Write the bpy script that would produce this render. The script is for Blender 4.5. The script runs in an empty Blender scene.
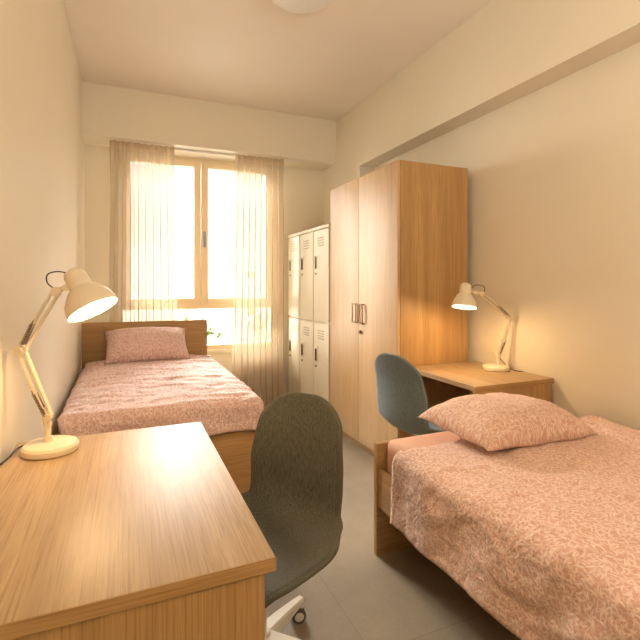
import bpy, bmesh, math, random
from mathutils import Vector, Matrix, noise

random.seed(4)
PI = math.pi
SC = bpy.context.scene
COL = SC.collection

# ------------------------------------------------------------------ camera
FPX = 455.0
YAW = math.atan(195 / FPX)
cam_d = bpy.data.cameras.new('camera')
cam = bpy.data.objects.new('camera', cam_d)
COL.objects.link(cam)
cam.location = (0, 0, 1.3)
cam.rotation_euler = (PI / 2, 0, -YAW)
cam_d.sensor_width = 36
cam_d.lens = 36 * FPX / 640
cam_d.shift_y = -35 / 640
cam_d.clip_start = 0.02
SC.camera = cam

# ------------------------------------------------------------------ world and lights
SKY_LOW, SKY_HIGH = 2.6, 75.0     # hazy horizon, bright upper sky
w = bpy.data.worlds.new('world')
SC.world = w
w.use_nodes = True
bg = w.node_tree.nodes['Background']
bg.inputs[0].default_value = (1.0, 0.975, 0.935, 1)
_t = w.node_tree
_co = _t.nodes.new('ShaderNodeTexCoord')
_sx = _t.nodes.new('ShaderNodeSeparateXYZ')
_mr = _t.nodes.new('ShaderNodeMapRange')
_mr.interpolation_type = 'SMOOTHSTEP'
_mr.inputs['From Min'].default_value = 0.27
_mr.inputs['From Max'].default_value = 0.48
_mr.inputs['To Min'].default_value = SKY_LOW
_mr.inputs['To Max'].default_value = SKY_HIGH
_t.links.new(_co.outputs['Generated'], _sx.inputs[0])
_t.links.new(_sx.outputs[2], _mr.inputs['Value'])
_t.links.new(_mr.outputs[0], bg.inputs[1])


def area_light(name, loc, rot, sx, sy, power, color, portal=False):
    d = bpy.data.lights.new(name, 'AREA')
    d.shape = 'RECTANGLE'
    d.size, d.size_y = sx, sy
    d.energy = power
    d.color = color
    o = bpy.data.objects.new(name, d)
    COL.objects.link(o)
    o.location = loc
    o.rotation_euler = rot
    if portal:
        d.cycles.is_portal = True
    return o


area_light('window_portal', (0.76, 5.25, 1.6), (-PI / 2, 0, 0), 1.6, 2.2, 1, (1, 1, 1), True)
# hazy low sun shining in through the window, towards the right wall
sun_d = bpy.data.lights.new('sun', 'SUN')
sun_d.energy = 17.0
sun_d.angle = math.radians(56)
sun_d.color = (1.0, 0.945, 0.84)
sun_o = bpy.data.objects.new('sun', sun_d)
COL.objects.link(sun_o)
sun_o.location = (-6, 16, 5)
sun_o.rotation_euler = Vector((math.sin(math.radians(19)), -math.cos(math.radians(19)), -math.tan(math.radians(13)))).to_track_quat('-Z', 'Y').to_euler()
# added fill light behind the camera, no real source, tilted up at the ceiling
area_light('rear_fill', (0.95, -1.20, 2.0), (math.radians(158), 0, 0), 1.7, 1.2, 70, (1.0, 0.925, 0.80))

SC.view_settings.view_transform = 'Standard'
SC.view_settings.look = 'None'
SC.view_settings.gamma = 1
SC.view_settings.exposure = 0.07
SC.view_settings.use_curve_mapping = False
BULB1, BULB2 = 6.0, 6.5
BULB_COL = (1.0, 0.66, 0.31)


# ------------------------------------------------------------------ materials
class NT:
    def __init__(self, name, rough=0.5, base=(0.8, 0.8, 0.8), metal=0.0, spec=0.5):
        self.m = bpy.data.materials.new(name)
        self.m.use_nodes = True
        self.t = self.m.node_tree
        self.b = self.t.nodes['Principled BSDF']
        self.out = self.t.nodes['Material Output']
        self.b.inputs['Base Color'].default_value = (*base, 1)
        self.b.inputs['Roughness'].default_value = rough
        self.b.inputs['Metallic'].default_value = metal
        self.b.inputs['Specular IOR Level'].default_value = spec

    def n(self, typ, ins=None, **kw):
        nd = self.t.nodes.new(typ)
        for k, v in kw.items():
            setattr(nd, k, v)
        for k, v in (ins or {}).items():
            if isinstance(v, bpy.types.NodeSocket):
                self.t.links.new(v, nd.inputs[k])
            else:
                nd.inputs[k].default_value = v
        return nd

    def math(self, op, a, b=0.0, c=None, clamp=False):
        ins = {0: a, 1: b}
        if c is not None:
            ins[2] = c
        return self.n('ShaderNodeMath', ins, operation=op, use_clamp=clamp).outputs[0]

    def mix(self, f, a, b):
        nd = self.t.nodes.new('ShaderNodeMix')
        nd.data_type = 'RGBA'
        for i, v in ((0, f), (6, a), (7, b)):
            if isinstance(v, bpy.types.NodeSocket):
                self.t.links.new(v, nd.inputs[i])
            else:
                nd.inputs[i].default_value = v if i == 0 else (*v, 1)
        return nd.outputs[2]

    def ramp(self, f, stops):
        r = self.n('ShaderNodeValToRGB', {0: f})
        e = r.color_ramp.elements
        while len(e) < len(stops):
            e.new(0.5)
        for i, (p, c) in enumerate(stops):
            e[i].position = p
            e[i].color = (*c, 1)
        return r.outputs[0]

    def base(self, sock):
        self.t.links.new(sock, self.b.inputs['Base Color'])

    def bump(self, h, strength, dist):
        bn = self.n('ShaderNodeBump', {'Height': h, 'Strength': strength, 'Distance': dist})
        self.t.links.new(bn.outputs[0], self.b.inputs['Normal'])


def srgb(r, g, b):
    f = lambda c: (c / 255 / 12.92) if c / 255 < 0.04045 else ((c / 255 + 0.055) / 1.055) ** 2.4
    return (f(r), f(g), f(b))


def plaster(name, col):
    k = NT(name, 0.55, spec=0.35)
    co = k.n('ShaderNodeTexCoord').outputs['Object']
    n1 = k.n('ShaderNodeTexNoise', {'Vector': co, 'Scale': 1.6, 'Detail': 3}).outputs[0]
    d = tuple(c * 0.95 for c in col)
    k.base(k.mix(n1, col, d))
    n2 = k.n('ShaderNodeTexNoise', {'Vector': co, 'Scale': 160.0, 'Detail': 3}).outputs[0]
    k.bump(n2, 0.12, 0.003)
    return k.m


def wood(name, light, dark, axis, rough=0.42, scale=1.0, spec=0.4):
    k = NT(name, rough, spec=spec)
    co = k.n('ShaderNodeTexCoord').outputs['Object']
    s = [1, 1, 1]
    s['XYZ'.index(axis)] = 0.045
    mp = k.n('ShaderNodeMapping', {'Vector': co, 'Scale': tuple(v * scale for v in s)}).outputs[0]
    wob = k.n('ShaderNodeTexNoise', {'Vector': mp, 'Scale': 5.0, 'Detail': 2}).outputs['Color']
    v2 = k.n('ShaderNodeVectorMath', {0: wob, 1: (0.10, 0.10, 0.10)}, operation='MULTIPLY').outputs[0]
    v3 = k.n('ShaderNodeVectorMath', {0: mp, 1: v2}, operation='ADD').outputs[0]
    big = k.n('ShaderNodeTexNoise', {'Vector': v3, 'Scale': 14.0, 'Detail': 3, 'Roughness': 0.5}).outputs[0]
    s[('XYZ'.index(axis))] = 0.016
    mf = k.n('ShaderNodeMapping', {'Vector': co, 'Scale': tuple(v * scale for v in s)}).outputs[0]
    v4 = k.n('ShaderNodeVectorMath', {0: mf, 1: k.n('ShaderNodeVectorMath', {0: wob, 1: (0.03, 0.03, 0.03)}, operation='MULTIPLY').outputs[0]}, operation='ADD').outputs[0]
    fine = k.n('ShaderNodeTexNoise', {'Vector': v4, 'Scale': 240.0, 'Detail': 3, 'Roughness': 0.7}).outputs[0]
    rings = k.math('FRACT', k.math('MULTIPLY', big, 11.0))
    rings = k.math('POWER', rings, 3.0)
    mid = tuple((a + b) / 2 for a, b in zip(light, dark))
    c = k.ramp(big, [(0.3, light), (0.7, mid)])
    c = k.mix(k.math('MULTIPLY', rings, 0.20), c, dark)
    fm = k.math('MULTIPLY', k.math('SUBTRACT', fine, 0.46, clamp=True), 3.0, clamp=True)
    c = k.mix(fm, c, dark)
    k.base(c)
    k.bump(fine, 0.12, 0.002)
    return k.m


def cloth(name, ground, leaf):
    """Small pointed leaves, each at its own angle, printed light on dusty pink."""
    k = NT(name, 0.9, spec=0.1)
    k.b.inputs['Sheen Weight'].default_value = 0.12
    uv = k.n('ShaderNodeUVMap', uv_map='UVMap').outputs[0]
    masks = None
    for sc, off, a in ((44, 0.0, 0.015), (40, 3.7, 0.017), (48, 8.3, 0.014), (43, 13.1, 0.016), (46, 17.9, 0.015)):
        p = k.n('ShaderNodeVectorMath', {0: uv, 1: (off, off * 0.37, 0)}, operation='ADD').outputs[0]
        v = k.n('ShaderNodeTexVoronoi', {'Vector': p, 'Scale': float(sc), 'Randomness': 1.0}, voronoi_dimensions='2D')
        loc = k.n('ShaderNodeVectorMath', {0: p, 1: v.outputs['Position']}, operation='SUBTRACT').outputs[0]
        sep = k.n('ShaderNodeSeparateColor', {0: v.outputs['Color']})
        ang = k.math('MULTIPLY', sep.outputs[0], 6.28)
        rot = k.n('ShaderNodeVectorRotate', {'Vector': loc, 'Angle': ang}, rotation_type='Z_AXIS').outputs[0]
        xyz = k.n('ShaderNodeSeparateXYZ', {0: rot})
        x2 = k.math('POWER', k.math('DIVIDE', k.math('ABSOLUTE', xyz.outputs[0]), a), 2.0)
        bend = k.math('MULTIPLY', x2, a * 0.3)
        yy = k.math('ABSOLUTE', k.math('SUBTRACT', xyz.outputs[1], bend))
        lim = k.math('MULTIPLY', k.math('SUBTRACT', 1.0, x2), 0.0031)
        m = k.math('MULTIPLY', k.math('SUBTRACT', lim, yy), 1000.0, clamp=True)
        m = k.math('MULTIPLY', m, k.math('ADD', k.math('MULTIPLY', sep.outputs[1], 0.75), 0.25))
        masks = m if masks is None else k.math('MAXIMUM', masks, m)
    patch = k.n('ShaderNodeTexNoise', {'Vector': uv, 'Scale': 4.0, 'Detail': 2}).outputs[0]
    g = k.mix(patch, ground, tuple(min(1, c * 1.12) for c in ground))
    k.base(k.mix(k.math('MULTIPLY', masks, 0.9), g, leaf))
    f1 = k.n('ShaderNodeTexNoise', {'Vector': uv, 'Scale': 26.0, 'Detail': 5, 'Roughness': 0.6}).outputs[0]
    f2 = k.n('ShaderNodeTexNoise', {'Vector': uv, 'Scale': 9.0, 'Detail': 3, 'Distortion': 1.2}).outputs[0]
    k.bump(k.math('ADD', f1, k.math('MULTIPLY', f2, 2.5)), 0.45, 0.014)
    return k.m


def fabric(name, c1, c2, scale=420):
    k = NT(name, 0.92, spec=0.15)
    k.b.inputs['Sheen Weight'].default_value = 0.2
    co = k.n('ShaderNodeTexCoord').outputs['Object']
    a = k.n('ShaderNodeTexNoise', {'Vector': co, 'Scale': float(scale), 'Detail': 2}).outputs[0]
    mp = k.n('ShaderNodeMapping', {'Vector': co, 'Scale': (1, 1, 0.15)}).outputs[0]
    b = k.n('ShaderNodeTexNoise', {'Vector': mp, 'Scale': float(scale) * 0.6, 'Detail': 2}).outputs[0]
    f = k.math('ADD', k.math('MULTIPLY', a, 0.6), k.math('MULTIPLY', b, 0.5))
    k.base(k.ramp(f, [(0.38, c1), (0.72, c2)]))
    k.bump(a, 0.4, 0.002)
    return k.m


def plain(name, col, rough=0.5, metal=0.0, spec=0.5, var=0.05, scale=40.0):
    k = NT(name, rough, metal=metal, spec=spec)
    co = k.n('ShaderNodeTexCoord').outputs['Object']
    n1 = k.n('ShaderNodeTexNoise', {'Vector': co, 'Scale': scale, 'Detail': 2}).outputs[0]
    k.base(k.mix(n1, col, tuple(c * (1 - var) for c in col)))
    return k.m


def emitter(name, col, strength):
    k = NT(name)
    k.b.inputs['Emission Color'].default_value = (*col, 1)
    k.b.inputs['Emission Strength'].default_value = strength
    return k.m


def sheer(name, col, clear):
    k = NT(name)
    co = k.n('ShaderNodeTexCoord').outputs['Object']
    n1 = k.n('ShaderNodeTexNoise', {'Vector': co, 'Scale': 300.0, 'Detail': 1}).outputs[0]
    cc = k.mix(n1, col, tuple(c * 0.9 for c in col))
    tr = k.n('ShaderNodeBsdfTransparent', {0: (1, 1, 1, 1)}).outputs[0]
    tl = k.n('ShaderNodeBsdfTranslucent', {0: cc}).outputs[0]
    df = k.n('ShaderNodeBsdfDiffuse', {0: cc}).outputs[0]
    m1 = k.n('ShaderNodeMixShader', {0: 0.76, 1: tl, 2: df}).outputs[0]
    # seen edge-on the threads close up, so folds read denser
    lw = k.n('ShaderNodeLayerWeight', {'Blend': 0.5}).outputs['Facing']
    dens = k.math('ADD', 1 - clear, k.math('MULTIPLY', lw, 0.55 * clear + 0.1), clamp=True)
    m2 = k.n('ShaderNodeMixShader', {0: dens, 1: tr, 2: m1}).outputs[0]
    k.t.links.new(m2, k.out.inputs[0])
    return k.m


def glass(name):
    k = NT(name)
    tr = k.n('ShaderNodeBsdfTransparent', {0: (0.97, 0.98, 0.97, 1)}).outputs[0]
    gl = k.n('ShaderNodeBsdfGlossy', {0: (1, 1, 1, 1), 'Roughness': 0.02}).outputs[0]
    fr = k.n('ShaderNodeFresnel', {0: 1.45}).outputs[0]
    m = k.n('ShaderNodeMixShader', {0: fr, 1: tr, 2: gl}).outputs[0]
    k.t.links.new(m, k.out.inputs[0])
    return k.m


def floor_mat():
    k = NT('floor_tiles', 0.42, spec=0.4)
    co = k.n('ShaderNodeTexCoord').outputs['Object']
    xyz = k.n('ShaderNodeSeparateXYZ', {0: co})

    def line(s, off, size):
        f = k.math('FRACT', k.math('DIVIDE', k.math('ADD', s, off), size))
        e = k.math('MINIMUM', f, k.math('SUBTRACT', 1.0, f))
        return k.math('LESS_THAN', e, 0.0017 / size)
    g = k.math('MAXIMUM', line(xyz.outputs[0], 6.0 + 0.2375, 0.6), line(xyz.outputs[1], 12.0 - 0.925, 1.2))
    a = k.n('ShaderNodeTexNoise', {'Vector': co, 'Scale': 2.3, 'Detail': 6, 'Roughness': 0.6}).outputs[0]
    b = k.n('ShaderNodeTexNoise', {'Vector': co, 'Scale': 90.0, 'Detail': 3}).outputs[0]
    f = k.math('ADD', k.math('MULTIPLY', a, 0.8), k.math('MULTIPLY', b, 0.25))
    c = k.ramp(f, [(0.35, srgb(134, 119, 99)), (0.75, srgb(160, 144, 121))])
    k.base(k.mix(k.math('MULTIPLY', g, 0.6), c, srgb(110, 98, 84)))
    k.bump(k.math('SUBTRACT', b, g), 0.1, 0.002)
    return k.m


WALL = srgb(238, 228, 208)
M = {
    'wall': plaster('cream_plaster', WALL),
    'ceil': plaster('ceiling_plaster', srgb(244, 234, 220)),
    'floor': floor_mat(),
    'glass': glass('window_glass'),
    'frame': plain('window_frame_cream', srgb(226, 206, 172), 0.4),
    'sill': plain('sill_stone', srgb(235, 225, 205), 0.4),
    'steel': plain('brushed_steel', srgb(150, 158, 170), 0.3, 0.8),
    'dark': plain('dark_metal', srgb(70, 52, 36), 0.4, 0.5),
    'bronze': plain('bronze_metal', srgb(128, 92, 52), 0.35, 0.6),
    'sheer': sheer('sheer_linen', srgb(222, 205, 180), 0.34),
    'header': sheer('curtain_header_tape', srgb(222, 200, 170), 0.2),
    'locker': plain('locker_cream_metal', srgb(226, 212, 184), 0.42, 0.0),
    'locker_dark': plain('locker_slot', srgb(168, 152, 124), 0.6),
    'lamp': plain('lamp_cream_enamel', srgb(232, 215, 186), 0.32),
    'lamp_in': plain('lamp_white_enamel', srgb(250, 245, 235), 0.5),
    'spring': plain('spring_steel', srgb(120, 100, 78), 0.35, 0.7),
    'cord': plain('black_cord', srgb(28, 24, 22), 0.5),
    'bulb': emitter('glowing_bulb', (1.0, 0.80, 0.52), 22.0),
    'white': plain('white_plastic', srgb(232, 224, 212), 0.4),
    'grey': plain('grey_rubber', srgb(90, 82, 74), 0.6),
    'chair_green': fabric('olive_grey_wool', srgb(58, 57, 50), srgb(112, 108, 94)),
    'chair_blue': fabric('blue_grey_wool', srgb(82, 95, 104), srgb(118, 132, 138)),
    'pipe_olive': plain('olive_piping', srgb(92, 88, 74), 0.85),
    'pipe_blue': plain('blue_grey_piping', srgb(112, 124, 130), 0.85),
    'mattress': plain('pink_sheet', srgb(222, 176, 152), 0.9, spec=0.1, scale=8),
    'duvet_far': cloth('far_leaf_print', srgb(210, 168, 160), srgb(242, 226, 222)),
    'duvet_near': cloth('near_leaf_print', srgb(208, 162, 144), srgb(238, 214, 197)),
    'disc': plain('ceiling_light_acrylic', srgb(246, 242, 238), 0.35),
    'facade': plaster('pale_render', srgb(120, 114, 104)),
    'ochre': plain('ochre_blind', srgb(110, 84, 40), 0.6),
    'bark': plain('bark', srgb(70, 55, 38), 0.9),
    'leaf': plain('leaf_green', srgb(70, 84, 38), 0.7, var=0.5, scale=6.0),
    'asphalt': plain('street_grey', srgb(90, 88, 84), 0.9),
    'door': plain('door_white', srgb(225, 215, 198), 0.5),
}
OAK_L, OAK_D = srgb(196, 156, 104), srgb(140, 102, 60)
for ax in 'XYZ':
    M['oak' + ax] = wood('oak_along_' + ax.lower(), OAK_L, OAK_D, ax)
M['desk_top'] = wood('desk_oak', srgb(194, 164, 124), srgb(136, 104, 70), 'Y', rough=0.42, spec=0.5)
M['door_oak_lit'] = wood('oak_door_lit', srgb(214, 180, 134), srgb(176, 136, 90), 'Z')  # wardrobe door oak, paler than its sides: window light put into the colour
M['edge'] = plain('oak_edge_band', srgb(196, 152, 104), 0.5)


# ------------------------------------------------------------------ mesh helpers
def box(bm, x0, x1, y0, y1, z0, z1, bev=0.0, seg=2):
    r = bmesh.ops.create_cube(bm, size=1.0)
    vs = r['verts']
    bmesh.ops.scale(bm, vec=(x1 - x0, y1 - y0, z1 - z0), verts=vs)
    bmesh.ops.translate(bm, vec=((x0 + x1) / 2, (y0 + y1) / 2, (z0 + z1) / 2), verts=vs)
    if bev:
        es = list({e for v in vs for e in v.link_edges})
        bmesh.ops.bevel(bm, geom=es, offset=bev, segments=seg, profile=0.7, affect='EDGES')


def B(*a, **k):
    bm = bmesh.new()
    box(bm, *a, **k)
    return bm


def frame_from(d):
    d = Vector(d).normalized()
    up = Vector((0, 0, 1)) if abs(d.z) < 0.95 else Vector((1, 0, 0))
    x = up.cross(d).normalized()
    return x, d.cross(x).normalized(), d


def tube(bm, pts, r, seg=10, closed=False):
    pts = [Vector(p) for p in pts]
    n = len(pts)
    rs = r if isinstance(r, (list, tuple)) else [r] * n
    rings = []
    px = None
    for i, p in enumerate(pts):
        if closed:
            d = pts[(i + 1) % n] - pts[i - 1]
        else:
            d = pts[min(i + 1, n - 1)] - pts[max(i - 1, 0)]
        if d.length < 1e-9:
            d = Vector((0, 0, 1))
        d.normalize()
        if px is None:
            x, y, _ = frame_from(d)
        else:
            x = (px - d * px.dot(d))
            x = x.normalized() if x.length > 1e-6 else frame_from(d)[0]
            y = d.cross(x)
        px = x
        rings.append([bm.verts.new(p + (x * math.cos(a) + y * math.sin(a)) * rs[i])
                      for a in (2 * PI * k / seg for k in range(seg))])
    m = n if closed else n - 1
    for i in range(m):
        A, C = rings[i], rings[(i + 1) % n]
        for k in range(seg):
            bm.faces.new((A[k], A[(k + 1) % seg], C[(k + 1) % seg], C[k]))
    if not closed:
        bm.faces.new(list(reversed(rings[0])))
        bm.faces.new(rings[-1])


def spline(pts, n=8):
    """Catmull-Rom through the points."""
    P = [Vector(p) for p in pts]
    P = [P[0] * 2 - P[1]] + P + [P[-1] * 2 - P[-2]]
    out = []
    for i in range(1, len(P) - 2):
        for k in range(n):
            t = k / n
            a, b, c, d = P[i - 1:i + 3]
            out.append(0.5 * ((2 * b) + (c - a) * t + (2 * a - 5 * b + 4 * c - d) * t * t + (3 * b - a - 3 * c + d) * t ** 3))
    out.append(P[-2])
    return out


def lathe(bm, prof, origin=(0, 0, 0), axis=(0, 0, 1), seg=40, cap=True):
    """prof: (radius, distance along axis)."""
    x, y, d = frame_from(axis)
    o = Vector(origin)
    rings = []
    for r, h in prof:
        if r < 1e-5:
            rings.append([bm.verts.new(o + d * h)])
        else:
            rings.append([bm.verts.new(o + d * h + (x * math.cos(a) + y * math.sin(a)) * r)
                          for a in (2 * PI * k / seg for k in range(seg))])
    for A, C in zip(rings, rings[1:]):
        for k in range(seg):
            k2 = (k + 1) % seg
            if len(A) == 1 and len(C) == 1:
                continue
            if len(A) == 1:
                bm.faces.new((A[0], C[k2], C[k]))
            elif len(C) == 1:
                bm.faces.new((A[k], A[k2], C[0]))
            else:
                bm.faces.new((A[k], A[k2], C[k2], C[k]))
    if cap:
        for R in (rings[0], rings[-1]):
            if len(R) > 2:
                bm.faces.new(R)


def grid(bm, fn, nu, nv, uvfn=None):
    V = [[bm.verts.new(fn(i / nu, j / nv)) for j in range(nv + 1)] for i in range(nu + 1)]
    uvl = (bm.loops.layers.uv.get('UVMap') or bm.loops.layers.uv.new('UVMap')) if uvfn else None
    for i in range(nu):
        for j in range(nv):
            f = bm.faces.new((V[i][j], V[i + 1][j], V[i + 1][j + 1], V[i][j + 1]))
            if uvl:
                for lp, (a, b) in zip(f.loops, ((i, j), (i + 1, j), (i + 1, j + 1), (i, j + 1))):
                    lp[uvl].uv = uvfn(a / nu, b / nv)
    return V


def obj(name, bm, m, parent=None, loc=None, local=False, angle=35):
    """Link a bmesh as one object. World coordinates unless local=True."""
    bmesh.ops.recalc_face_normals(bm, faces=bm.faces)
    me = bpy.data.meshes.new(name)
    if parent is not None and not local:
        o_ = Vector(parent['_o'])
        bmesh.ops.translate(bm, vec=-o_, verts=bm.verts)
    elif parent is None and not local:
        if loc is None:
            xs = [v.co for v in bm.verts]
            loc = Vector(((min(c.x for c in xs) + max(c.x for c in xs)) / 2,
                          (min(c.y for c in xs) + max(c.y for c in xs)) / 2, min(c.z for c in xs)))
        bmesh.ops.translate(bm, vec=-Vector(loc), verts=bm.verts)
    bm.to_mesh(me)
    bm.free()
    for p in me.polygons:
        p.use_smooth = True
    me.set_sharp_from_angle(angle=math.radians(angle))
    me.materials.append(M[m])
    o = bpy.data.objects.new(name, me)
    COL.objects.link(o)
    if parent is not None:
        o.parent = parent
        o['_o'] = parent['_o']
    elif loc is not None:
        o.location = loc
        o['_o'] = tuple(loc)
    return o


def tag(o, label, cat, group=None):
    o['label'] = label
    o['category'] = cat
    if group:
        o['group'] = group
    return o


def thing(name, label, cat, loc, rotz=0, group=None):
    o = bpy.data.objects.new(name, None)
    o.empty_display_size = 0.1
    COL.objects.link(o)
    o.location = loc
    o.rotation_euler = (0, 0, rotz)
    o['_o'] = tuple(loc)
    return tag(o, label, cat, group)


def struct(name, bm, m, parent=None, label=None):
    o = obj(name, bm, m, parent)
    if parent is None:
        o['kind'] = 'structure'
        if label:
            o['label'] = label
            o['category'] = name.split('_')[0]
    return o


# ------------------------------------------------------------------ room shell
XL, XB, XR = -0.36, 2.166, 2.335      # left wall, beam face, recessed right wall
YS, YE, YN = 4.60, 4.95, -1.60        # soffit face, window wall, wall behind the camera
ZC, ZS, ZB = 3.13, 2.66, 2.50         # ceiling, soffit underside, beam underside
WX0, WX1, WZ0, WZ1 = -0.07, 1.575, 0.60, 2.655

struct('floor', B(XL - 0.2, XR + 0.3, YN - 0.2, YE + 0.2, -0.12, 0), 'floor', label='large matt grey-beige floor tiles')
struct('ceiling', B(XL - 0.2, XR + 0.3, YN - 0.2, YE + 0.2, ZC, ZC + 0.12), 'ceil', label='smooth cream ceiling')
struct('wall_left', B(XL - 0.2, XL, YN - 0.2, YE + 0.2, 0, ZC), 'wall', label='plain cream wall on the left')
struct('wall_right', B(XR, XR + 0.2, YN - 0.2, 4.05, 0, ZC), 'wall', label='recessed cream wall on the right')
struct('wall_right_column', B(XB, XR + 0.2, 4.05, YE + 0.2, 0, ZC), 'wall', label='projecting wall section by the lockers')
struct('trim_1', B(XB, XR, YN, 4.05, ZB, ZC), 'wall', label='cream ceiling beam along the right wall')
struct('trim_2', B(XL, XB, YS, YE, ZS, ZC), 'wall', label='cream boxed beam above the window')
struct('wall_near', B(XL, XR, YN - 0.2, YN, 0, ZC), 'wall', label='wall behind the camera')
bm = bmesh.new()
box(bm, XL, WX0, YE, YE + 0.2, 0, ZC)
box(bm, WX1, XB, YE, YE + 0.2, 0, ZC)
box(bm, WX0, WX1, YE, YE + 0.2, 0, WZ0)
box(bm, WX0, WX1, YE, YE + 0.2, WZ1, ZC)
struct('wall_window', bm, 'wall', label='cream wall with the window in it')

# window
win = bpy.data.objects.new('window_1', None)
COL.objects.link(win)
win.location = (0.76, YE, WZ0)
win['_o'] = (0.76, YE, WZ0)
win['kind'] = 'structure'
win['label'] = 'cream framed casement window over a fixed lower pane'
win['category'] = 'window'
FY0, FY1 = YE + 0.02, YE + 0.09
bm = bmesh.new()
box(bm, WX0, WX0 + 0.05, FY0, FY1, WZ0, WZ1, 0.004)
box(bm, WX1 - 0.05, WX1, FY0, FY1, WZ0, WZ1, 0.004)
box(bm, WX0, WX1, FY0, FY1, WZ1 - 0.045, WZ1, 0.004)
box(bm, WX0, WX1, FY0, FY1, WZ0, WZ0 + 0.055, 0.004)
box(bm, WX0, WX1, FY0 - 0.012, FY1, 1.045, 1.10, 0.004)
obj('window_frame', bm, 'frame', win)
CX = 0.745
for k, (a, b) in enumerate(((WX0 + 0.045, CX - 0.003), (CX + 0.003, WX1 - 0.045))):
    bm = bmesh.new()
    z0, z1 = 1.098, WZ1 - 0.042
    fw = 0.072
    box(bm, a, a + fw, FY0 - 0.02, FY1 - 0.02, z0, z1, 0.004)
    box(bm, b - fw, b, FY0 - 0.02, FY1 - 0.02, z0, z1, 0.004)
    box(bm, a + fw - 0.005, b - fw + 0.005, FY0 - 0.018, FY1 - 0.02, z0, z0 + 0.062, 0.004)
    box(bm, a + fw - 0.005, b - fw + 0.005, FY0 - 0.018, FY1 - 0.02, z1 - 0.062, z1, 0.004)
    s = obj('sash', bm, 'frame', win)
    obj('pane', B(a + fw - 0.01, b - fw + 0.01, FY0 + 0.018, FY0 + 0.024, z0 + 0.05, z1 - 0.05), 'glass', s)
    if k == 1:
        bm = bmesh.new()
        box(bm, a + 0.018, a + 0.046, FY0 - 0.032, FY0 - 0.019, 1.70, 1.87, 0.004)
        tube(bm, [(a + 0.032, FY0 - 0.03, 1.83), (a + 0.032, FY0 - 0.065, 1.83)], 0.009)
        tube(bm, spline([(a + 0.032, FY0 - 0.062, 1.84), (a + 0.034, FY0 - 0.066, 1.79), (a + 0.032, FY0 - 0.062, 1.71)], 4), 0.009)
        obj('handle', bm, 'steel', s)
obj('pane', B(WX0 + 0.04, WX1 - 0.04, FY0 + 0.03, FY0 + 0.036, WZ0 + 0.045, 1.05), 'glass', win)
obj('window_sill', B(WX0 - 0.03, WX1 + 0.03, YE - 0.035, FY0 + 0.005, WZ0 - 0.03, WZ0 + 0.004, bev=0.005), 'sill', win)

# a closed door in the wall behind the camera
dr = bpy.data.objects.new('door_1', None)
COL.objects.link(dr)
dr.location = (1.0, YN, 0)
dr['_o'] = (1.0, YN, 0)
dr['kind'] = 'structure'
obj('door_leaf', B(0.58, 1.42, YN, YN + 0.03, 0.005, 2.08, bev=0.004), 'door', dr)
bm = bmesh.new()
box(bm, 0.50, 0.58, YN, YN + 0.045, 0, 2.16, 0.004)
box(bm, 1.42, 1.50, YN, YN + 0.045, 0, 2.16, 0.004)
box(bm, 0.50, 1.50, YN, YN + 0.045, 2.08, 2.16, 0.004)
obj('door_frame', bm, 'door', dr)

# ------------------------------------------------------------------ outside
struct('ground', B(-40, 45, 5.4, 70, -7.2, -7.0), 'asphalt', label='street below the window')
bd = thing('apartment_building', 'pale rendered building with ochre blinds seen through the window', 'building', (9, 40, -7))
bm = bmesh.new()
box(bm, -16, 30, 40, 52, -7, 4.5)
obj('wall', bm, 'facade', bd)
for iz in range(3):
    for ix in range(8):
        x = -12.5 + ix * 5.6
        z = -5.3 + iz * 3.3
        f = obj('window', B(x, x + 0.9, 39.94, 40.05, z, z + 1.4, bev=0.02), 'frame', bd)
        obj('blind', B(x + 0.1, x + 0.8, 39.90, 39.98, z + 0.1 + 0.45 * ((ix * 7 + iz * 3) % 3), z + 1.3), 'ochre', f)


def tree(x, y, top, rad, label, seed):
    rnd = random.Random(seed)
    t = thing('street_tree', label, 'tree', (x, y, -7), group='trees outside the window')
    bm = bmesh.new()
    tube(bm, spline([(x, y, -7), (x + 0.1, y, -4.5), (x - 0.1, y, top - rad)], 5), [0.2 - 0.008 * i for i in range(11)], 8)
    obj('trunk', bm, 'bark', t)
    bm = bmesh.new()
    c = Vector((x, y, top - rad))
    for k in range(2600):
        d = Vector((rnd.gauss(0, 1), rnd.gauss(0, 1), rnd.gauss(0, 1))).normalized()
        q = c + d * rad * (0.62 + 0.38 * rnd.random()) * (0.85 + 0.3 * noise.noise(d * 2.2 + Vector((seed, 0, 0))))
        a = Vector((rnd.gauss(0, 1), rnd.gauss(0, 1), rnd.gauss(0, 1))).normalized()
        b = a.cross(d)
        b = b.normalized() if b.length > 1e-3 else Vector((1, 0, 0))
        s = 0.10 + 0.07 * rnd.random()
        bm.faces.new([bm.verts.new(p) for p in (q - a * s, q - b * s * 0.5, q + a * s, q + b * s * 0.5)])
    o = obj('foliage', bm, 'leaf', t)


tree(1.7, 13, 0.55, 1.9, 'leafy street tree straight behind the lower window pane', 1)
tree(5.6, 17, 0.3, 2.0, 'leafy street tree further right behind the right curtain', 2)
tree(-3.4, 17, 0.2, 2.0, 'leafy street tree behind the left curtain and headboard', 3)


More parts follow.
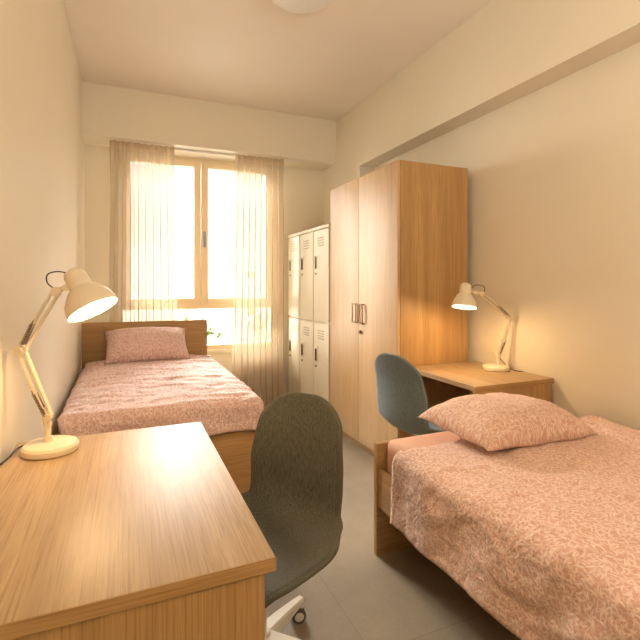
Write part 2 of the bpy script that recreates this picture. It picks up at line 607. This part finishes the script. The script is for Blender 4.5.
# ------------------------------------------------------------------ wardrobe and lockers
WF, WB, WY0, WY1, WZ = 1.70, 2.275, 2.60, 3.69, 2.142
wd = thing('wardrobe', 'tall pale oak two-door wardrobe against the right wall, beside the lockers', 'wardrobe', (1.975, 3.145, 0))
obj('side_panel', B(WF + 0.004, WB, WY0, WY0 + 0.02, 0, WZ, bev=0.0015), 'oakZ', wd)
obj('side_panel', B(WF + 0.004, WB, WY1 - 0.02, WY1, 0, WZ, bev=0.0015), 'oakZ', wd)
obj('top_panel', B(WF + 0.004, WB, WY0 + 0.02, WY1 - 0.02, WZ - 0.02, WZ - 0.001), 'oakY', wd)
obj('back_panel', B(WB - 0.015, WB - 0.002, WY0 + 0.02, WY1 - 0.02, 0.07, WZ - 0.02), 'oakZ', wd)
obj('plinth', B(WF + 0.03, WF + 0.05, WY0 + 0.02, WY1 - 0.02, 0, 0.07), 'oakY', wd)
YM = 3.155
for k, (a, b) in enumerate(((WY0 + 0.002, YM - 0.0025), (YM + 0.0025, WY1 - 0.002))):
    d = obj('door', B(WF - 0.019, WF + 0.002, a, b, 0.075, WZ - 0.002, bev=0.0015), 'door_oak_lit', wd)
    yy = YM + (-0.045, 0.045)[k]
    x0 = WF - 0.019
    h = 0.032
    for s in (1,):
        bm = bmesh.new()
        z0, z1 = 1.0, 1.155
        y0, y1 = ((YM - 0.092, YM - 0.012), (YM + 0.012, YM + 0.082))[k]
        # rectangular pull ring standing off the door on its two rails
        box(bm, x0 - 0.022, x0 - 0.014, y0, y0 + 0.009, z0, z1, 0.001)
        box(bm, x0 - 0.022, x0 - 0.014, y1 - 0.009, y1, z0, z1, 0.001)
        box(bm, x0 - 0.022, x0 + 0.001, y0, y1, z0, z0 + 0.009, 0.001)
        box(bm, x0 - 0.022, x0 + 0.001, y0, y1, z1 - 0.009, z1, 0.001)
        obj('handle', bm, 'bronze', d)
    if k == 0:
        bm = bmesh.new()
        lathe(bm, [(0.0, 0.012), (0.012, 0.012), (0.014, 0.0)], (x0, YM - 0.035, 0.935), (-1, 0, 0), 20)
        box(bm, x0 - 0.02, x0 - 0.01, YM - 0.062, YM - 0.03, 0.928, 0.942, 0.003)
        obj('lock', bm, 'dark', d)

LF, LB, LY0, LY1, LZ = 1.672, 2.12, 3.70, 4.80, 1.85
lk = thing('locker_cabinet', 'cream metal bank of six lockers in two tiers between wardrobe and curtain', 'lockers', (1.9, 4.25, 0))
obj('body', B(LF + 0.018, LB, LY0, LY1, 0.06, LZ - 0.03, bev=0.003), 'locker', lk)
obj('top_cover', B(LF - 0.004, LB, LY0 - 0.002, LY1 + 0.002, LZ - 0.03, LZ, bev=0.004), 'locker', lk)
obj('plinth', B(LF + 0.03, LB - 0.02, LY0 + 0.01, LY1 - 0.01, 0, 0.06), 'locker', lk)
cw = (LY1 - LY0) / 3
for ci in range(3):
    for (z0, z1) in ((0.075, 0.945), (0.965, LZ - 0.038)):
        a, b = LY0 + ci * cw + 0.008, LY0 + (ci + 1) * cw - 0.008
        d = obj('door', B(LF, LF + 0.0175, a, b, z0, z1, bev=0.003), 'locker', lk)
        bm = bmesh.new()
        for s in range(4):
            zz = z1 - 0.075 - s * 0.024
            box(bm, LF - 0.004, LF + 0.001, a + 0.10, b - 0.10, zz, zz + 0.006, 0.001)
        obj('vent', bm, 'locker_dark', d)
        hz = z0 + (z1 - z0) * 0.58
        bm = bmesh.new()
        box(bm, LF - 0.010, LF + 0.001, b - 0.070, b - 0.054, hz, hz + 0.115, 0.003)
        obj('handle', bm, 'dark', d)
        bm = bmesh.new()
        lathe(bm, [(0.0, 0.006), (0.009, 0.006), (0.010, 0.0)], (LF, b - 0.0625, hz - 0.05), (-1, 0, 0), 16)
        obj('lock', bm, 'dark', d)
        obj('label_holder', B(LF - 0.003, LF + 0.001, b - 0.11, b - 0.065, z1 - 0.26, z1 - 0.225, bev=0.001), 'white', d)


# ------------------------------------------------------------------ desks
def desk(name, label, x0, x1, y0, y1, open_side, top='desk_top'):
    """open_side: +1 the sitter is on the +x side, -1 on the -x side."""
    t = thing(name, label, 'desk', ((x0 + x1) / 2, (y0 + y1) / 2, 0))
    obj('tabletop', B(x0 + 0.001, x1 - 0.001, y0 + 0.0015, y1 - 0.001, 0.723, 0.75, bev=0.001), top, t)
    obj('edge_band', B(x0, x1, y0, y0 + 0.002, 0.722, 0.7495, bev=0.0005), 'oakX', t)
    i = 0.022
    for ya, yb in ((y0 + 0.006, y0 + 0.03), (y1 - 0.03, y1 - 0.006)):
        if open_side > 0:
            obj('side_panel', B(x0 + 0.01, x1 - i, ya, yb, 0, 0.722, bev=0.0015), 'oakZ', t)
        else:
            obj('side_panel', B(x0 + i * 0.3, x1 - 0.01, ya, yb, 0, 0.722, bev=0.0015), 'oakZ', t)
    xb = x0 + 0.06 if open_side > 0 else x1 - 0.08
    obj('modesty_panel', B(xb, xb + 0.018, y0 + 0.03, y1 - 0.03, 0.22, 0.722, bev=0.001), 'oakY', t)
    return t


D1 = (-0.345, 0.281, 0.88, 1.874)
desk('writing_desk', 'pale oak desk in the left foreground against the left wall', *D1, 1)
D2 = (1.735, 2.325, 1.925, 2.585)
desk('writing_desk', 'small oak desk between the wardrobe and the near bed, against the right wall', *D2, -1)


# ------------------------------------------------------------------ beds
def bed_frame(label, x0, x1, yh, yf, head_z, foot_z, rail, group=None):
    """yh: headboard outer face, yf: footboard outer face (either order)."""
    s = 1 if yh > yf else -1
    t = thing('bed_frame', label, 'bed', ((x0 + x1) / 2, (yh + yf) / 2, 0), group=group)
    T = 0.028
    srt = lambda a, b: (min(a, b), max(a, b))
    obj('headboard', B(x0, x1, *srt(yh, yh - s * T), 0.0, head_z, bev=0.003), 'oakX', t)
    obj('footboard', B(x0, x1, *srt(yf, yf + s * T), 0.0, foot_z, bev=0.003), 'oakX', t)
    for xa in (x0 + 0.008, x1 - 0.030):
        obj('side_rail', B(xa, xa + 0.022, *srt(yh - s * T, yf + s * T), *rail, bev=0.002), 'oakY', t)
    bm = bmesh.new()
    for k in range(10):
        q = yf + s * T + (yh - yf - 2 * s * T) * (k + 0.5) / 10
        box(bm, x0 + 0.031, x1 - 0.031, q - 0.035, q + 0.035, rail[0] + 0.03, rail[0] + 0.045)
    box(bm, x0 + 0.031, x0 + 0.05, *srt(yh - s * T, yf + s * T), rail[0] + 0.015, rail[0] + 0.03)
    box(bm, x1 - 0.05, x1 - 0.031, *srt(yh - s * T, yf + s * T), rail[0] + 0.015, rail[0] + 0.03)
    obj('slats', bm, 'oakX', t)
    return t


bed_frame('oak bed frame under the window with a tall flat headboard', -0.352, 0.735, 4.53, 2.665, 0.965, 0.53, (0.2, 0.42))
bed_frame('oak bed frame in the right foreground with a low headboard', 1.108, 2.295, 1.925, -0.08, 0.538, 0.50, (0.235, 0.415))
bm = B(-0.32, 0.70, 2.70, 4.495, 0.246, 0.585, bev=0.05, seg=5)
tag(obj('mattress', bm, 'mattress'), 'pink sheeted mattress on the bed under the window, mostly covered', 'mattress')
bm = B(1.150, 2.258, -0.04, 1.890, 0.281, 0.560, bev=0.055, seg=5)
tag(obj('mattress', bm, 'mattress'), 'plain pink sheeted mattress on the near bed, its corner bare by the low headboard', 'mattress')


def duvet(name, label, mat, core, over, top, seed, wrinkle, stretch, puff=0.018):
    """core: rectangle (x0,x1,y0,y1) of the flat top; over: overhang in sheet length (-x,+x,-y,+y)."""
    x0, x1, y0, y1 = core
    ox0, ox1, oy0, oy1 = over
    R = 0.05
    su, sv = x1 - x0 + ox0 + ox1, y1 - y0 + oy0 + oy1
    nu, nv = int(su / 0.0125), int(sv / 0.0125)

    def flat(u, v):
        return x0 - ox0 + u * su, y0 - oy0 + v * sv

    def fn(u, v):
        a, b = flat(u, v)
        cx, cy = min(max(a, x0), x1), min(max(b, y0), y1)
        dx, dy = a - cx, b - cy
        # the hem wanders a little
        dist = math.hypot(dx, dy)
        p = Vector((a * stretch[0], b * stretch[1], seed))
        n1 = noise.noise(p * 3.0)
        n2 = noise.noise(p * 7.0 + Vector((9, 0, 0)))
        n3 = 1 - abs(noise.noise(p * 4.0 + Vector((n1, 5 + n2 * 0.5, 0)))) * 2.4
        n4 = noise.noise(Vector((a * 16, b * 16, seed)))
        h = wrinkle * (0.6 * n1 + 0.35 * n2 + 0.75 * max(0, n3 - 0.35) + 0.12 * n4)
        if dist < 1e-6:
            e = min(a - x0 if ox0 > 0 else 9, x1 - a if ox1 > 0 else 9, b - y0 if oy0 > 0 else 9, y1 - b if oy1 > 0 else 9)
            z = top + puff * min(1, max(0, e) / 0.25) ** 0.6 + h
            # thick soft edges at the ends that lie on the mattress
            ee = min(u * su if ox0 <= 0 else 9, (1 - u) * su if ox1 <= 0 else 9, v * sv if oy0 <= 0 else 9, (1 - v) * sv if oy1 <= 0 else 9)
            if ee < 0.04:
                z -= (1 - math.sqrt(max(0, 1 - (1 - ee / 0.04) ** 2))) * 0.022
            return Vector((a, b, z))
        d = Vector((dx / dist, dy / dist, 0))
        along = a * abs(d.y) + b * abs(d.x)
        dist *= 1 + 0.03 * noise.noise(Vector((a * 2.2, b * 2.2, seed + 3)))
        q = R * PI / 2
        if dist < q:
            th = dist / R
            pos = Vector((cx, cy, 0)) + d * (R * math.sin(th))
            z = top - R * (1 - math.cos(th))
            nrm = Vector((d.x * math.sin(th), d.y * math.sin(th), math.cos(th)))
        else:
            ext = dist - q
            fold = 0.008 * math.sin(along * 19 + 2.5 * noise.noise(Vector((along * 2, seed, 0)))) * min(1, ext / 0.12)
            pos = Vector((cx, cy, 0)) + d * (R + ext * 0.06 + fold)
            z = top - R - ext * 0.995
            nrm = d
        return Vector((pos.x, pos.y, z)) + nrm * (h * 0.8)
    bm = bmesh.new()
    grid(bm, fn, nu, nv, lambda u, v: (flat(u, v)[0], flat(u, v)[1]))
    o = obj(name, bm, mat, angle=180)
    md = o.modifiers.new('thickness', 'SOLIDIFY')
    md.thickness = 0.022
    md.offset = -1
    tag(o, label, 'duvet')
    return o


def fix_up(o):
    me = o.data
    if sum(p.normal.z * p.area for p in me.polygons) < 0:
        me.flip_normals()


fix_up(duvet('duvet', 'pink leaf-print duvet spread over the bed under the window', 'duvet_far',
      (-0.275, 0.715, 2.69, 4.42), (0.05, 0.22, 0.215, 0.0), 0.626, 2.0, 0.024, (0.7, 2.6)))
fix_up(duvet('duvet', 'pink leaf-print duvet hanging over the side of the near bed', 'duvet_near',
      (1.085, 2.25, -0.03, 1.635), (0.325, 0.0, 0.0, 0.0), 0.598, 7.0, 0.019, (1.3, 1.1)))


def pillow(label, mat, w, d, h, loc, rot, seed, droop=0.0):
    """w along local x, d along local y, h full thickness."""
    bm = bmesh.new()
    N = 44
    for side in (1, -1):
        def fn(a, b):
            u, v = 2 * a - 1, 2 * b - 1
            x = u * w / 2 * (1 - 0.055 * (1 - v * v) ** 1.0 * abs(u) ** 3)
            y = v * d / 2 * (1 - 0.075 * (1 - u * u) ** 1.0 * abs(v) ** 3)
            t = max(0, (1 - u ** 4)) ** 0.62 * max(0, (1 - v ** 4)) ** 0.62
            t *= 1 - 0.22 * (u * u + v * v) / 2
            c = noise.noise(Vector((u * 1.7, v * 1.7, seed + side)))
            c2 = noise.noise(Vector((u * 6, v * 6, seed + side * 4)))
            z = (h * 0.74 if side > 0 else -h * 0.26) * t * (1 + 0.10 * c) + 0.006 * c2 * t ** 0.5
            ed = (abs(u) ** 6 + abs(v) ** 6)
            z += 0.004 * math.sin(9 * (u - v) + seed) * min(1, ed)
            z += droop * (u * u) * (-1)
            return Vector((x, y, z))
        grid(bm, fn, N, N, lambda a, b: (a * w + seed, b * d + side))
    bmesh.ops.remove_doubles(bm, verts=bm.verts, dist=0.0006)
    o = obj('pillow', bm, mat, local=True, angle=180)
    o.location = loc
    o.rotation_euler = rot
    return tag(o, label, 'pillow')


pillow('pink leaf-print pillow leaning against the tall headboard under the window', 'duvet_far',
       0.70, 0.40, 0.15, (0.185, 4.33, 0.765), (math.radians(38), 0, math.radians(2)), 1.3)
pillow('plump pink leaf-print pillow lying on the near bed by the low headboard', 'duvet_near',
       0.68, 0.45, 0.17, (1.625, 1.60, 0.650), (math.radians(2), math.radians(3), math.radians(2)), 4.1)


# ------------------------------------------------------------------ swivel chairs
def swivel_chair(label, loc, rotz, fab, pipe, base_rot, R0=0.268, lift=0.0):
    """Local +x is where the sitter faces."""
    t = thing('swivel_chair', label, 'chair', loc, rotz)
    prof = spline([(0.235, 0, 0.405), (0.20, 0, 0.428), (0.10, 0, 0.424), (0.0, 0, 0.408), (-0.10, 0, 0.400),
                   (-0.180, 0, 0.412), (-0.235, 0, 0.455), (-0.252, 0, 0.53), (-0.254, 0, 0.62), (-0.262, 0, 0.71), (-0.280, 0, 0.79), (-0.300, 0, 0.865)], 10)
    prof = [p + Vector((0, 0, lift)) for p in prof]
    n = len(prof) - 1
    L = [0]
    for a, b in zip(prof, prof[1:]):
        L.append(L[-1] + (b - a).length)
    tot = L[-1]
    keys = [(0, 0.225), (0.20, 0.250), (0.32, 0.256), (0.46, 0.226), (0.58, 0.194), (0.72, 0.198), (0.88, 0.182), (1.0, 0.158)]

    def width(s):
        for (a, wa), (b, wb) in zip(keys, keys[1:]):
            if s <= b:
                f = (s - a) / (b - a)
                f = f * f * (3 - 2 * f)
                return wa + (wb - wa) * f
        return keys[-1][1]

    def at(s):
        d = s * tot
        for i in range(n):
            if d <= L[i + 1] + 1e-9:
                f = (d - L[i]) / max(1e-9, L[i + 1] - L[i])
                p = prof[i].lerp(prof[i + 1], f)
                tg = (prof[min(i + 2, n)] - prof[max(i - 1, 0)]).normalized()
                return p, tg
        return prof[-1], (prof[-1] - prof[-2]).normalized()

    def fn(u, v):
        e = 0.5 - 0.5 * math.cos(PI * u)       # rows gather near both ends
        p, tg = at(e)
        hw = width(e)
        end, Rr, cut = ((1 - e) * tot, 0.15, 0.135) if e > 0.5 else (e * tot, 0.09, 0.11)
        if end < Rr:
            hw -= cut * (1 - (1 - (1 - end / Rr) ** 2.3) ** (1 / 2.3))
        s = 2 * v - 1
        nrm = Vector((tg.z, 0, -tg.x))          # side the sitter is on
        f = min(1, max(0, (e - 0.25) / 0.3))
        curv = 0.018 + 0.022 * f * f * (3 - 2 * f) * (1 - 0.75 * max(0, (e - 0.7) / 0.3))
        mid = 0.014 * math.exp(-((e - 0.44) / 0.14) ** 2)
        return p + Vector((0, s * hw, 0)) + nrm * ((curv + mid) * (s * hw / 0.21) ** 2)

    bm = bmesh.new()
    V = grid(bm, fn, 70, 26)
    rim = [V[i][0].co.copy() for i in range(71)] + [V[70][j].co.copy() for j in range(1, 27)] + \
          [V[i][26].co.copy() for i in range(69, -1, -1)] + [V[0][j].co.copy() for j in range(25, 0, -1)]
    o = obj('seat_shell', bm, fab, t, local=True, angle=180)
    md = o.modifiers.new('thickness', 'SOLIDIFY')
    md.thickness = 0.0165
    md.offset = 0
    bm = bmesh.new()
    pts = [rim[0]]
    for p in rim[1:]:
        if (p - pts[-1]).length > 0.006:
            pts.append(p)
    tube(bm, pts, 0.0088, 8, closed=True)
    obj('piping', bm, pipe, t, local=True, angle=180)
    bm = bmesh.new()
    box(bm, -0.10, 0.10, -0.08, 0.08, 0.366 + lift, 0.388 + lift, 0.006)
    lathe(bm, [(0.045, 0.0), (0.045, 0.03), (0.03, 0.04)], (0, 0, 0.332 + lift), (0, 0, 1), 24)
    obj('seat_mount', bm, 'white', t, local=True)
    bm = bmesh.new()
    tube(bm, [(0.02, -0.07, 0.372 + lift), (0.02, -0.20, 0.368 + lift)], 0.006)
    obj('lever', bm, 'white', t, local=True)
    bm = bmesh.new()
    lathe(bm, [(0.026, 0.10), (0.026, 0.25), (0.018, 0.252), (0.018, 0.37 + lift)], (0, 0, 0), (0, 0, 1), 24)
    obj('gas_column', bm, 'white', t, local=True)
    bm = bmesh.new()
    lathe(bm, [(0.036, 0.075), (0.042, 0.085), (0.042, 0.125), (0.034, 0.135)], (0, 0, 0), (0, 0, 1), 28)
    hub = obj('base_hub', bm, 'white', t, local=True)
    for k in range(5):
        a = base_rot + k * 2 * PI / 5
        c, s = math.cos(a), math.sin(a)
        rx = lambda r, l, z: (r * c - l * s, r * s + l * c, z)
        bm = bmesh.new()
        secs = [(0.03, 0.028, 0.082, 0.128), (0.12, 0.024, 0.080, 0.118), (0.22, 0.019, 0.078, 0.102), (R0, 0.015, 0.076, 0.093)]
        rings = []
        for r, hw, z0, z1 in secs:
            rings.append([bm.verts.new(rx(r, l, z)) for l, z in ((-hw, z0), (hw, z0), (hw, z1 - 0.006), (hw - 0.006, z1), (-hw + 0.006, z1), (-hw, z1 - 0.006))])
        for A, C in zip(rings, rings[1:]):
            for q in range(6):
                bm.faces.new((A[q], A[(q + 1) % 6], C[(q + 1) % 6], C[q]))
        bm.faces.new(rings[0])
        bm.faces.new(rings[-1])
        obj('leg', bm, 'white', t, local=True)
        # caster: stem and hood, two wheels
        sw = a + (2.35, -0.6, 2.1, 2.9, -1.7)[k]
        cc, ss = math.cos(sw), math.sin(sw)
        X0, Y0 = R0 * c, R0 * s
        cx, cy = X0 + 0.012 * cc, Y0 + 0.012 * ss
        bm = bmesh.new()
        tube(bm, [(X0, Y0, 0.048), (X0, Y0, 0.082)], 0.008)
        tube(bm, [(cx + ss * 0.008, cy - cc * 0.008, 0.027), (cx - ss * 0.008, cy + cc * 0.008, 0.027)], 0.020, 16)
        ca = obj('caster', bm, 'white', t, local=True)
        for q in (-1, 1):
            ox, oy = -ss * q, cc * q
            bm = bmesh.new()
            lathe(bm, [(0.0, 0.009), (0.016, 0.009), (0.017, 0.021), (0.022, 0.023), (0.027, 0.019), (0.027, 0.008), (0.022, 0.006), (0.0, 0.006)],
                  (cx, cy, 0.027), (ox, oy, 0), 24, cap=False)
            obj('wheel', bm, 'grey', ca, local=True)
            bm = bmesh.new()
            lathe(bm, [(0.0, 0.024), (0.014, 0.024), (0.018, 0.021), (0.018, 0.010), (0.0, 0.010)], (cx, cy, 0.027), (ox, oy, 0), 20, cap=False)
            obj('wheel_cap', bm, 'white', ca, local=True)
    return t


swivel_chair('olive grey upholstered swivel chair in the foreground beside the big desk', (0.415, 1.490, 0), math.radians(180 + 37), 'chair_green', 'pipe_olive', math.radians(180))
swivel_chair('blue-grey upholstered swivel chair tucked at the small desk by the wardrobe', (1.695, 2.298, 0), math.radians(11), 'chair_blue', 'pipe_blue', math.radians(131), 0.275, 0.032)


# ------------------------------------------------------------------ desk lamps
def desk_lamp(label, base, low, elbow, wrist, neck, axis, length, rad, cord_pts, power, loop):
    base, low, elbow, wrist, neck = map(Vector, (base, low, elbow, wrist, neck))
    ax = Vector(axis).normalized()
    t = thing('desk_lamp', label, 'lamp', base)
    bm = bmesh.new()
    lathe(bm, [(0.0, 0.0005), (0.080, 0.0005), (0.084, 0.005), (0.084, 0.020), (0.078, 0.028), (0.06, 0.0315), (0.0, 0.033)], base, (0, 0, 1), 56, cap=False)
    obj('base', bm, 'lamp', t)
    plane = (elbow - low).cross(wrist - elbow)
    side = plane.normalized() if plane.length > 1e-6 else Vector((0, 1, 0))
    bm = bmesh.new()
    top = Vector((low.x, low.y, low.z))
    tube(bm, [(low.x, low.y, base.z + 0.028), (low.x, low.y, low.z - 0.02)], 0.0095, 14)
    tube(bm, [(low.x, low.y, base.z + 0.028), (low.x, low.y, base.z + 0.05)], 0.014, 14)
    d = (elbow - low).normalized()
    tube(bm, [low - Vector((0, 0, 0.03)), low + d * 0.03], 0.013, 10)
    tube(bm, [low - side * 0.020, low + side * 0.020], 0.011, 14)
    obj('post', bm, 'lamp', t)

    def arm(a, b, off):
        bm = bmesh.new()
        dd = (b - a).normalized()
        perp = side.cross(dd).normalized()
        for s in (-1, 1):
            for q in (-1, 1):
                o_ = perp * off * s + side * 0.0085 * q
                x = perp * 0.0042
                tube(bm, [a + o_, b + o_], 0.0042, 8)
        for f in (0.0, 1.0):
            c = a.lerp(b, f)
            tube(bm, [c - side * 0.014, c + side * 0.014], off + 0.004, 14)
        o = obj('arm', bm, 'lamp', t)
        return dd, perp

    def spring(a, b, r):
        bm = bmesh.new()
        x, y, dd = frame_from(b - a)
        ln = (b - a).length
        pts = []
        turns = 14
        for i in range(turns * 8 + 1):
            f = i / (turns * 8)
            g = 0.12 + 0.76 * f
            pts.append(a + dd * (ln * g) + (x * math.cos(f * turns * 2 * PI) + y * math.sin(f * turns * 2 * PI)) * r)
        pts = [a] + pts + [b]
        tube(bm, pts, 0.0013, 5)
        obj('spring', bm, 'spring', t)

    d1, p1 = arm(low, elbow, 0.010)
    d2, p2 = arm(elbow, wrist, 0.010)
    L1 = (elbow - low).length
    L2 = (wrist - elbow).length
    for q in (-1, 1):
        spring(low + side * 0.017 * q + p1 * -0.004, low + d1 * L1 * 0.42 + side * 0.017 * q + p1 * -0.012, 0.0048)
        spring(elbow + side * 0.017 * q, elbow + d2 * L2 * 0.48 + side * 0.017 * q + p2 * -0.012, 0.0048)
    bm = bmesh.new()
    tube(bm, [elbow - side * 0.02, elbow + side * 0.02], 0.019, 20)
    tube(bm, [elbow - side * 0.026, elbow + side * 0.026], 0.008, 12)
    obj('elbow_joint', bm, 'lamp', t)
    bm = bmesh.new()
    tube(bm, [wrist - side * 0.019, wrist + side * 0.019], 0.015, 18)
    att = neck + ax * 0.048
    tube(bm, [wrist, wrist.lerp(att, 0.75)], 0.0085, 10)
    tube(bm, [wrist.lerp(att, 0.45) - side * 0.013, wrist.lerp(att, 0.45) + side * 0.013], 0.011, 14)
    obj('wrist_joint', bm, 'lamp', t)
    # shade: closed neck, then bell
    R = rad
    nr = 0.035
    Ln = length
    out = [(0.0, 0.0), (nr * 0.55, 0.001), (nr * 0.85, 0.008), (nr, 0.02), (nr * 1.04, 0.05), (nr * 1.08, Ln * 0.45), (nr * 1.35, Ln * 0.49), (R * 0.72, Ln * 0.60), (R * 0.90, Ln * 0.74), (R * 0.985, Ln * 0.90), (R, Ln)]
    inn = [(r - 0.0025 if r > 0.004 else 0.0, h + (0.003 if h < Ln * 0.8 else 0.0)) for r, h in out]
    bm = bmesh.new()
    lathe(bm, out + [(R - 0.0015, Ln + 0.0012)], neck, ax, 56, cap=False)
    sh = obj('lamp_shade', bm, 'lamp', t, angle=50)
    bm = bmesh.new()
    lathe(bm, inn + [(R - 0.001, Ln + 0.0010)], neck, ax, 56, cap=False)
    obj('shade_lining', bm, 'lamp_in', sh, angle=50)
    bm = bmesh.new()
    br = 0.026
    bc = Ln * 0.70
    bp = [(0.0, bc + br)] + [(br * math.sin(a), bc + br * math.cos(a)) for a in (PI * k / 12 for k in range(1, 9))] + [(0.014, bc - br * 0.9), (0.013, bc - br * 1.9), (0.0, bc - br * 1.9)]
    lathe(bm, bp, neck, ax, 24, cap=False)
    bu = obj('bulb', bm, 'bulb', sh, angle=180)
    ld = bpy.data.lights.new('bulb_glow', 'POINT')
    ld.energy = power
    ld.color = BULB_COL
    ld.shadow_soft_size = 0.028
    lo = bpy.data.objects.new('bulb_glow', ld)
    COL.objects.link(lo)
    lo.parent = t
    lo.location = neck + ax * (bc + br + 0.016) - base
    lo.rotation_euler = ax.to_track_quat('-Z', 'Y').to_euler()
    bm = bmesh.new()
    tube(bm, spline(loop, 8), 0.0022, 7)
    obj('shade_cord', bm, 'cord', t, angle=180)
    bm = bmesh.new()
    tube(bm, spline(cord_pts, 8), 0.0024, 7)
    obj('cord', bm, 'cord', t, angle=180)
    return t


b1 = (-0.226, 1.735, 0.75)
desk_lamp('cream articulated desk lamp glowing on the big desk in the left foreground', b1,
          (-0.234, 1.74, 0.865), (-0.312, 1.75, 1.088), (-0.212, 1.75, 1.278), (-0.166, 1.755, 1.350), (0.44, -0.28, -0.86), 0.155, 0.084,
          [(-0.25, 1.80, 0.775), (-0.29, 1.84, 0.756), (-0.33, 1.80, 0.7535), (-0.338, 1.72, 0.7535), (-0.35, 1.66, 0.752)], BULB1,
          [(-0.150, 1.768, 1.325), (-0.20, 1.77, 1.345), (-0.238, 1.77, 1.337), (-0.240, 1.765, 1.308), (-0.216, 1.76, 1.285)])
b2 = (2.212, 2.265, 0.75)
desk_lamp('cream articulated desk lamp glowing on the small desk beside the wardrobe', b2,
          (2.225, 2.262, 0.845), (2.292, 2.225, 1.088), (2.086, 2.265, 1.245), (1.985, 2.285, 1.312), (-0.20, -0.12, -0.97), 0.155, 0.075,
          [(2.225, 2.262, 0.84), (2.26, 2.25, 0.80), (2.285, 2.23, 0.765), (2.29, 2.17, 0.753), (2.316, 2.14, 0.7525)], BULB2,
          [(2.01, 2.28, 1.275), (2.06, 2.27, 1.30), (2.11, 2.262, 1.29), (2.115, 2.262, 1.262), (2.09, 2.265, 1.25)])


# ------------------------------------------------------------------ curtains
def curtain(label, x0, x1, seed, spread0, spread1):
    t = thing('curtain', label, 'curtain', ((x0 + x1) / 2, 4.70, 0.02), group='sheer curtains at the window')
    nf = 8.5
    H0, H1 = 0.02, 2.650

    def fn(u, v):
        z = H0 + (H1 - H0) * v
        dn = 1 - v
        a = x0 - spread0 * dn
        b = x1 + spread1 * dn
        uu = u + 0.012 * noise.noise(Vector((u * 5, v * 1.5, seed))) * (1 + dn)
        x = a + (b - a) * uu
        ph = uu * nf * 2 * PI + seed + 0.9 * noise.noise(Vector((uu * 3, v * 0.8, seed + 5)))
        amp = 0.014 + 0.030 * min(1, dn * 5)
        y = 4.672 + amp * math.sin(ph) + 0.014 * noise.noise(Vector((uu * 9, v * 2.0, seed)))
        x += 0.012 * math.sin(2 * ph) * min(1, dn * 4)
        return Vector((x, y, z))
    bm = bmesh.new()
    grid(bm, fn, 170, 60)
    obj('fabric_panel', bm, 'sheer', t, angle=180)
    bm = bmesh.new()
    def fh(u, v):
        p = fn(u, 0.972 + v * 0.028)
        return p + Vector((0, -0.004, 0.003))
    grid(bm, fh, 170, 3)
    obj('header_tape', bm, 'header', t, angle=180)


curtain('sheer beige curtain left of the window, behind the headboard', -0.135, 0.44, 0.7, 0.02, 0.03)
curtain('sheer beige curtain right of the window, beside the lockers', 1.05, 1.575, 2.9, 0.045, 0.0)
bm = bmesh.new()
box(bm, -0.13, 1.58, 4.70, 4.73, 2.636, 2.659, 0.002)
tag(obj('curtain_track', bm, 'white'), 'slim white curtain track fixed under the boxed beam', 'curtain track')

# ------------------------------------------------------------------ ceiling light
cl = thing('ceiling_light', 'flat round white ceiling light at the top of the photo', 'ceiling light', (0.975, 2.55, ZC))
bm = bmesh.new()
lathe(bm, [(0.0, 0.0), (0.175, 0.0), (0.185, -0.02), (0.190, -0.05)], (0.975, 2.55, ZC), (0, 0, 1), 64, cap=False)
obj('mounting_plate', bm, 'white', cl)
bm = bmesh.new()
lathe(bm, [(0.190, -0.045), (0.200, -0.05), (0.203, -0.07), (0.196, -0.085), (0.16, -0.097), (0.0, -0.105)], (0.975, 2.55, ZC), (0, 0, 1), 64, cap=False)
obj('diffuser', bm, 'disc', cl)

for o in bpy.data.objects:
    if '_o' in o:
        del o['_o']
